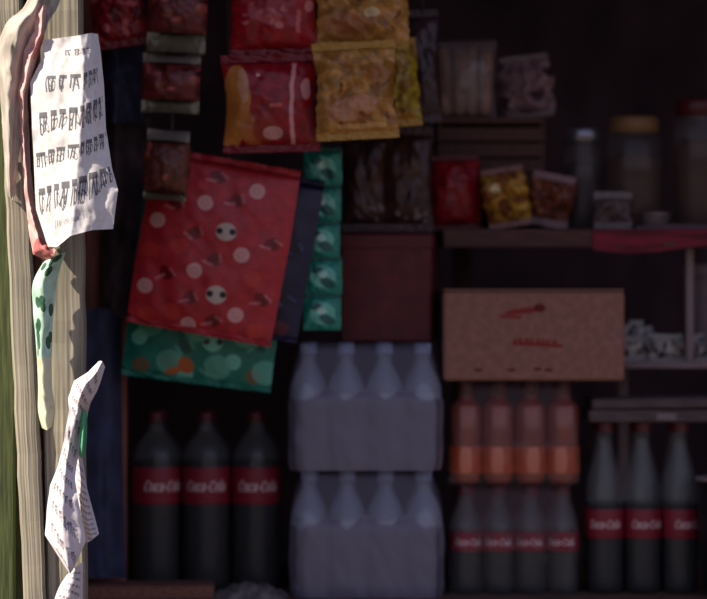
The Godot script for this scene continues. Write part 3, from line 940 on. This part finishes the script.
func shelf_goods() -> void:
	var wood := mat(Color.WHITE, 0.8, wood_texture(Color(0.34, 0.22, 0.20), 26, 0.5))
	var zf := -0.10
	var y := at(0, 230, zf).y
	var xl := at(443, 0, zf).x
	var t := thing("goods_shelf", "long dark wooden shelf carrying jars, a crate and snack packets", "shelf", Vector3(xl + 0.95, 0, zf - 0.21))
	part("board", box(1.9, 0.024, 0.42, 0.003), wood, t, Vector3(0, y - 0.024, 0))
	part("front_edge", box(1.9, 0.034, 0.012, 0.003), wood, t, Vector3(0, y - 0.032, 0.216))
	var cloth_w := 1.4
	var cx := at(592, 0, zf).x + cloth_w / 2
	var crow := []
	for i in 13:
		var line := []
		for j in 141:
			var k := j / 140.0
			var f := i / 12.0
			line.append(Vector3((k - 0.5) * cloth_w, -0.004 - f * (0.032 + 0.006 * sin(k * 31.0)), 0.225 + 0.006 * f * sin(k * 90.0 + sin(k * 17.0) * 2.0)))
		crow.append(line)
	crow.push_front(crow[0].map(func(v): return Vector3(v.x, 0.0015, 0.224)))
	crow.push_front(crow[0].map(func(v): return Vector3(v.x, 0.0020, 0.19)))
	var cst := begin(0)
	grid(cst, crow)
	single("red_shelf_cloth", done(cst), mat(Color.WHITE, 0.85, paint(256, 64, Color(0.46, 0.12, 0.19), 0.5, [], 29)), "dark red cloth strip over the shelf edge below the jars", "cloth", Vector3(cx, y, t.position.z))
	for x in [-0.90, 0.0, 0.90]:
		part("leg", box(0.035, y - 0.024 - 0.672, 0.035, 0.003), wood, t, Vector3(x, 0.672, -0.19))
	# --- slatted crate
	var cz := -0.22
	var c := at(491, 0, cz)
	var cw := span(108, cz)
	var ch := at(0, 117, cz).y - y
	var crate := thing("slatted_crate", "dark wooden slatted crate on the shelf behind yellow packets", "crate", Vector3(c.x, y, cz - 0.11))
	for i in 6:
		part("slat", box(cw, 0.012 if i == 0 else 0.026, 0.008, 0.002), wood, crate, Vector3(0, ch - 0.012 if i == 0 else ch - 0.016 - i * 0.0295, 0.108))
	for s in [-1.0, 1.0]:
		part("side_panel", box(0.010, ch - 0.004, 0.20, 0.002), wood, crate, Vector3(s * (cw / 2 - 0.006), 0, 0))
	part("back_panel", box(cw - 0.02, ch - 0.01, 0.008, 0.002), wood, crate, Vector3(0, 0, -0.10))
	part("lid_board", box(cw, 0.008, 0.205, 0.002), wood, crate, Vector3(0, ch - 0.008, 0))
	# --- clear bag of rusks on the crate
	var top := y + ch
	var rz := -0.26
	var rc := at(465, 0, rz)
	var bag := thing("rusk_bag", "clear upright bag of pale rusks on the crate", "bag", Vector3(rc.x, top, rz))
	var bread := mat(Color.WHITE, 0.9, paint(64, 128, Color(0.62, 0.48, 0.42), 0.4, [], 95))
	for i in 4:
		var k := part("rusk", box(0.021, 0.128 - 0.006 * (i % 2), 0.045, 0.006), bread, bag, Vector3(-0.036 + i * 0.024, 0.004, 0.003 * (i % 2)))
		k.rotation_degrees.z = [2.0, -1.5, 1.0, -2.0][i]
	var wrap := clear(Color(0.70, 0.62, 0.64), 0.30, 0.15)
	part("plastic_wrap", pouch_body(span(62, rz), 0.148, 0.085, 401, 0.006, 0.02), wrap, bag, Vector3(0, 0.074, 0))
	# --- crumpled packet next to it
	var pk := []
	var r := RandomNumberGenerator.new()
	r.seed = 14
	for i in 10:
		pk.append(["e", r.randf(), r.randf(), r.randf_range(0.06, 0.22), r.randf_range(0.04, 0.12), r.randf_range(0, 180), [Color(0.62, 0.48, 0.50, 0.8), Color(0.24, 0.12, 0.17, 0.8)][i % 2]])
	pouch("snack_packet", "crumpled greyish pink packet at the right end of the crate", "packet", "", {"box": [503, 56, 551, 117], "z": -0.26, "deep": 0.06, "roll": 7.0, "print": mat(Color.WHITE, 0.4, paint(96, 96, Color(0.54, 0.42, 0.45), 0.3, pk, 96)), "seal": mat(Color(0.5, 0.42, 0.42), 0.4), "wrinkle": 0.026, "top": 4.0, "bottom": 4.0, "waist": -0.1}, 402)
	pouch("snack_packet", "dark plum packet hanging between yellow bags and the rusks", "packet", "", {"box": [407, 10, 440, 122], "z": 0.02, "deep": 0.04, "roll": 2.0, "print": mat(Color.WHITE, 0.3, paint(64, 128, Color(0.26, 0.17, 0.20), 0.3, [], 97)), "seal": mat(Color(0.28, 0.2, 0.22), 0.4)}, 403)
	cord("thin tape holding the dark plum packet", 422, 20, 0.0)
	# --- brown packets on the maroon box
	for i in 2:
		var bo := []
		for k in 16:
			bo.append(["e", r.randf(), r.randf_range(0.0, 1.0), r.randf_range(0.05, 0.2), r.randf_range(0.03, 0.08), r.randf_range(0, 180), [Color(0.34, 0.20, 0.14, 0.7), Color(0.17, 0.08, 0.09, 0.7)][k % 2]])
		for k in 9:
			bo.append(["e", r.randf_range(0.2, 0.95), r.randf_range(0.78, 0.97), 0.05, 0.025, r.randf_range(0, 180), Color(0.55, 0.48, 0.50, 0.8)])
		var b: Array = [[342, 132, 387, 231], [383, 128, 433, 231]][i]
		var pm := mat(Color.WHITE, 0.35, paint(96, 192, Color(0.27, 0.15, 0.15), 0.3, bo, 98 + i))
		pouch("snack_packet", ["dark brown packet on the maroon box beside the teal strip", "dark brown packet on the maroon box beside the red packet"][i], "packet", "brown packets on the maroon box", {"box": b, "z": -0.10, "deep": 0.05, "roll": 0.0, "print": pm, "seal": mat(Color(0.3, 0.2, 0.2), 0.4), "wrinkle": 0.006}, 404 + i)
	# --- red packet, yellow packets in front of the crate
	pouch("snack_packet", "plain bright red packet standing at the shelf's left end", "packet", "", {"box": [432, 156, 480, 229], "z": -0.168, "deep": 0.06, "roll": 2.0, "top": 4.0, "bottom": 4.0, "waist": -0.06, "print": mat(Color.WHITE, 0.4, paint(96, 128, Color(0.56, 0.07, 0.11), 0.25, [], 111)), "seal": mat(Color(0.36, 0.10, 0.12), 0.4), "wrinkle": 0.006}, 406)
	var yo := []
	for i in 12:
		yo.append(["e", r.randf(), r.randf(), r.randf_range(0.08, 0.2), r.randf_range(0.06, 0.14), r.randf_range(0, 180), [Color(0.58, 0.30, 0.16, 0.7), Color(0.84, 0.66, 0.24, 0.7), Color(0.42, 0.18, 0.12, 0.7)][i % 3]])
	yo.append(["e", 0.30, 0.30, 0.12, 0.09, 10, Color(0.95, 0.86, 0.66, 0.9)])
	pouch("snack_packet", "yellow snack packet leaning against the dark crate", "packet", "", {"box": [485, 168, 527, 227], "z": -0.120, "deep": 0.055, "roll": 9.0, "top": 4.0, "waist": -0.08, "print": mat(Color.WHITE, 0.35, paint(96, 96, Color(0.66, 0.47, 0.16), 0.3, yo, 112)), "seal": mat(Color(0.55, 0.38, 0.36), 0.4), "bottom": 5.0, "wrinkle": 0.022}, 407)
	var oo := []
	for i in 10:
		oo.append(["e", r.randf(), r.randf(), r.randf_range(0.08, 0.2), r.randf_range(0.06, 0.14), r.randf_range(0, 180), [Color(0.46, 0.20, 0.14, 0.7), Color(0.66, 0.40, 0.26, 0.7)][i % 2]])
	pouch("snack_packet", "orange brown packet with pale top beside the yellow one", "packet", "", {"box": [529, 174, 572, 226], "z": -0.172, "deep": 0.05, "roll": -11.0, "waist": -0.08, "print": mat(Color.WHITE, 0.35, paint(96, 96, Color(0.46, 0.24, 0.16), 0.3, oo, 113)), "seal": mat(Color(0.58, 0.44, 0.46), 0.4), "top": 6.0, "wrinkle": 0.022}, 408)
	# --- jars
	var glass := clear(Color(0.80, 0.78, 0.78), 0.04, 0.06)
	glass.metallic_specular = 0.35
	jar("clear glass jar with a steel lid left of the gold-lidded jar", 583, 19, 128, 0.82, -0.22, y, glass, mat(Color(0.20, 0.14, 0.16), 0.8), mat(Color(0.55, 0.55, 0.60), 0.25, null, {"metallic": 0.8}))
	jar("tall jar of brown sweets with a gold lid", 634, 28, 117, 0.80, -0.20, y, glass, mat(Color(0.26, 0.15, 0.10), 0.8), mat(Color(0.52, 0.38, 0.25), 0.5, null, {"metallic": 0.2}))
	jar("glass jar with a dark red lid at the right edge", 700, 27, 100, 0.80, -0.20, y, glass, mat(Color(0.26, 0.14, 0.11), 0.8), mat(Color(0.32, 0.08, 0.11), 0.4))
	# small things before the jars
	pouch("snack_packet", "small grey packet in front of the gold-lidded jar", "packet", "", {"box": [594, 192, 632, 229], "z": -0.125, "deep": 0.03, "print": mat(Color.WHITE, 0.4, paint(64, 64, Color(0.36, 0.29, 0.29), 0.35, [], 114)), "seal": mat(Color(0.45, 0.40, 0.40), 0.4), "wrinkle": 0.012}, 409)
	var cup := thing("steel_bowl", "small pale steel bowl right of the little grey packet", "bowl", at(655, 230, -0.14))
	part("bowl_wall", lathe([Vector2(0.0001, 0.002), Vector2(0.016, 0.0), Vector2(0.020, 0.004), Vector2(0.026, 0.020), Vector2(0.029, 0.030), Vector2(0.031, 0.031), Vector2(0.028, 0.028), Vector2(0.019, 0.006), Vector2(0.0001, 0.005)]), mat(Color(0.60, 0.54, 0.55), 0.3, null, {"metallic": 0.6}), cup)
	single("folded_paper", sheet(keyed([[[636, 226, -0.13], [680, 224, -0.13], [724, 226, -0.13]], [[636, 229.5, -0.112], [680, 229.5, -0.112], [724, 229.5, -0.112]]]), 24, 6, 0.004, 61), mat(Color(0.46, 0.38, 0.40), 0.8), "pale folded paper lying on the shelf edge below the jars", "paper")

func jar(label: String, px: float, half: float, py_top: float, neck: float, z: float, base: float, glass: Material, fill: Material, lid: Material) -> void:
	var r := span(half, z)
	var h := at(0, py_top, z).y - base
	var t := thing("glass_jar", label, "jar", Vector3(at(px, 0, z).x, base, z), "jars on the long shelf")
	var hb := h - 0.030
	part("jar_body", lathe([Vector2(0.0001, 0.003), Vector2(r * 0.9, 0.0), Vector2(r, 0.008), Vector2(r, hb * 0.82), Vector2(r * 0.96, hb * 0.92), Vector2(r * neck, hb), Vector2(r * neck, hb + 0.012)], 28), glass, t)
	part("contents", lathe([Vector2(0.0001, 0.005), Vector2(r * 0.9, 0.006), Vector2(r * 0.95, 0.012), Vector2(r * 0.95, hb * 0.74), Vector2(r * 0.6, hb * 0.80), Vector2(0.0001, hb * 0.78)], 20), fill, t)
	part("lid", lathe([Vector2(r * neck + 0.002, hb), Vector2(r * neck + 0.0045, hb + 0.001), Vector2(r * neck + 0.0045, h - 0.004), Vector2(r * neck + 0.001, h), Vector2(0.0001, h)], 28), lid, t)

func odds_and_ends() -> void:
	# --- narrow shelf at the right with its post
	var wood := mat(Color.WHITE, 0.75, wood_texture(Color(0.56, 0.48, 0.48), 28, 0.4))
	var z := -0.13
	var y := at(0, 361, z).y
	var xl := at(616, 0, z).x
	var t := thing("narrow_shelf", "narrow greyish shelf with an upright post at the right", "shelf", Vector3(xl + 0.6, 0, z - 0.10))
	part("board", box(1.2, 0.014, 0.20, 0.002), wood, t, Vector3(0, y - 0.014, 0))
	var px := at(690.5, 0, z).x - t.position.x
	var up := at(0, 233, -0.10).y - 0.026 - y
	part("post", box(0.014, up, 0.016, 0.002), wood, t, Vector3(px, y, 0.085))
	for x in [-0.57, 0.0, 0.57]:
		part("leg", box(0.02, y - 0.014 - 0.672, 0.02, 0.002), wood, t, Vector3(x, 0.672, -0.085))
	# silver sachets heaped on it
	var r := RandomNumberGenerator.new()
	r.seed = 77
	for i in 12:
		var so := []
		for k in 5:
			so.append(["e", r.randf(), r.randf(), r.randf_range(0.1, 0.3), r.randf_range(0.1, 0.2), r.randf_range(0, 180), [Color(0.85, 0.82, 0.80, 0.8), Color(0.14, 0.12, 0.13, 0.9), Color(0.45, 0.38, 0.25, 0.8)][k % 3]])
		var x := 626.0 + (i % 6) * 10.5 if i < 9 else 699.0 + (i - 9) * 9.0
		var hgt := r.randf_range(20, 30)
		var low := 361.0 - (14.0 if i >= 6 and i < 9 else 0.0)
		var nth: String = ["first", "second", "third", "fourth", "fifth", "sixth"][i % 6] if i < 9 else ["first", "second", "third"][i - 9]
		var which := "%s small silvery sachet from the carton, front row on the narrow shelf" % nth
		if i >= 9:
			which = "%s small silvery sachet right of the narrow shelf's post" % nth
		elif i >= 6:
			which = "%s small silvery sachet from the carton, raised back row" % nth
		var o := pouch("silver_sachet", which, "sachet", "silvery sachets on the narrow shelf", {"box": [x - 7, low - hgt, x + 7, low], "z": z - 0.02 - 0.03 * (i / 6) - 0.008 * (i % 3), "deep": 0.014, "roll": r.randf_range(-14, 14), "tilt": -8.0, "print": mat(Color.WHITE, 0.3, paint(48, 48, Color(0.58, 0.55, 0.54), 0.4, so, 130 + i)), "seal": mat(Color(0.62, 0.60, 0.58), 0.35), "top": 3.0, "bottom": 3.0, "wrinkle": 0.006}, 500 + i)
		o.position.y = maxf(o.position.y, y)
	# grey tin at the right edge on the narrow shelf
	var gt := thing("grey_tin", "plain grey tin high at the right edge", "tin", Vector3(at(712, 0, z).x, y, z - 0.10))
	part("tin_body", lathe([Vector2(0.0001, 0.0), Vector2(0.042, 0.0), Vector2(0.043, 0.002), Vector2(0.043, 0.150), Vector2(0.044, 0.152), Vector2(0.040, 0.155), Vector2(0.0001, 0.154)], 28), mat(Color(0.42, 0.38, 0.40), 0.5), gt)
	part("lid", lathe([Vector2(0.0445, 0.156), Vector2(0.0455, 0.158), Vector2(0.0455, 0.176), Vector2(0.043, 0.18), Vector2(0.0001, 0.18)], 28), mat(Color(0.45, 0.40, 0.42), 0.45), gt)
	# flattened grey carton on the right-hand bottles
	var fy := 0.672 + 0.3085
	var fc := at(652, 0, -0.06)
	var fl := thing("flat_carton", "flattened grey brown carton lying on the slim cola bottles", "carton", Vector3(fc.x, fy, -0.09))
	var gm := mat(Color.WHITE, 0.85, paint(128, 128, Color(0.36, 0.30, 0.30), 0.35, [], 141))
	part("bottom_layer", box(0.235, 0.022, 0.17, 0.003), gm, fl)
	var tl := part("top_layer", box(0.23, 0.018, 0.165, 0.003), gm, fl, Vector3(0.003, 0.0245, 0.0))
	tl.rotation_degrees.z = 0.6
	part("label_patch", box(0.035, 0.012, 0.001, 0.0004), mat(Color(0.50, 0.44, 0.45), 0.6), fl, Vector3(0.02, 0.004, 0.0855))
	# dark pot with pale rim at the right edge
	var pot := thing("dark_pot", "dark round pot with a pale rim at the right edge", "pot", Vector3(at(739, 0, 0.02).x, 0.672, 0.02))
	part("pot_wall", lathe([Vector2(0.0001, 0.0), Vector2(0.05, 0.0), Vector2(0.066, 0.02), Vector2(0.072, 0.10), Vector2(0.072, 0.208), Vector2(0.068, 0.208), Vector2(0.066, 0.10), Vector2(0.0001, 0.02)], 32), mat(Color(0.10, 0.09, 0.10), 0.45), pot)
	part("rim", lathe([Vector2(0.0715, 0.206), Vector2(0.077, 0.207), Vector2(0.077, 0.212), Vector2(0.0715, 0.213)], 32), mat(Color(0.60, 0.55, 0.56), 0.35), pot)
	# --- navy tarpaulin and black cloth at the left
	var navy := mat(Color.WHITE, 0.7, paint(128, 256, Color(0.20, 0.22, 0.34), 0.3, [], 151))
	single("navy_tarpaulin", sheet(keyed([
		[[66, 308, 0.05], [84, 310, 0.09], [100, 308, 0.05], [112, 310, 0.04], [122, 308, 0.0]],
		[[62, 400, 0.05], [82, 400, 0.10], [99, 400, 0.05], [112, 400, 0.03], [122, 400, 0.0]],
		[[60, 500, 0.06], [80, 500, 0.11], [98, 500, 0.05], [111, 500, 0.04], [124, 500, 0.0]],
		[[58, 578, 0.06], [80, 578, 0.11], [98, 578, 0.05], [112, 578, 0.04], [126, 578, 0.0]]]), 50, 40, 0.010, 152, 22.0), navy, "navy blue tarpaulin hanging in folds left of the cola bottles", "tarpaulin")
	single("navy_bag", sheet(keyed([
		[[102, 36, 0.07], [112, 36, 0.10], [124, 36, 0.08], [142, 36, 0.06]],
		[[102, 75, 0.07], [114, 75, 0.12], [127, 75, 0.10], [143, 75, 0.06]],
		[[102, 122, 0.07], [114, 124, 0.11], [126, 122, 0.09], [142, 124, 0.06]]]), 24, 24, 0.012, 153), navy, "dark blue plastic bag hanging below the crumpled red packet", "bag")
	var black := mat(Color.WHITE, 0.75, paint(64, 128, Color(0.30, 0.25, 0.26), 0.6, [], 154))
	single("black_cloth", sheet(keyed([
		[[100, 118, 0.000], [114, 118, 0.040], [128, 118, 0.010], [150, 118, -0.010]],
		[[100, 190, 0.000], [115, 190, 0.050], [130, 190, 0.010], [152, 190, -0.010]],
		[[100, 250, 0.000], [113, 250, 0.040], [128, 250, 0.010], [148, 250, -0.010]],
		[[100, 316, 0.000], [114, 316, 0.040], [128, 316, 0.010], [144, 316, -0.010]]]), 30, 44, 0.014, 155, 26.0), black, "black crumpled cloth hanging left of the big red pouch", "cloth")
	# --- loose board in front of the large bottles
	var lb := at(150, 0, 0.05)
	var lo := single("loose_board", box(span(128, 0.05), 0.026, 0.10, 0.004), mat(Color.WHITE, 0.8, wood_texture(Color(0.50, 0.33, 0.28), 30, 0.45)), "brown wooden board lying left of the grey rag", "board", Vector3(lb.x, 0.6722, 0.045))
	lo.rotation_degrees.y = 3.0
	# --- grey rag on the platform
	noise.seed = 161
	noise.frequency = 1.0
	var rows := []
	for i in 21:
		var row := []
		for j in 33:
			var u := j / 32.0
			var v := i / 20.0
			var edge := pow(sin(PI * u), 0.5) * pow(sin(PI * v), 0.5)
			var wob := 1.0 + 0.12 * noise.get_noise_2d(u * 7.0, v * 7.0)
			row.append(Vector3((u - 0.5) * 0.13 * wob, edge * (0.022 + 0.016 * noise.get_noise_2d(u * 9.0 + 20.0, v * 6.0)), (v - 0.5) * 0.09 * wob))
		rows.append(row)
	var st := begin(0)
	grid(st, rows)
	var c := at(250, 0, 0.045)
	single("grey_rag", done(st), mat(Color.WHITE, 0.9, paint(96, 96, Color(0.44, 0.40, 0.40), 0.5, [], 162)), "crumpled grey rag on the platform in front of the cola bottles", "rag", Vector3(c.x, 0.6725, 0.05))
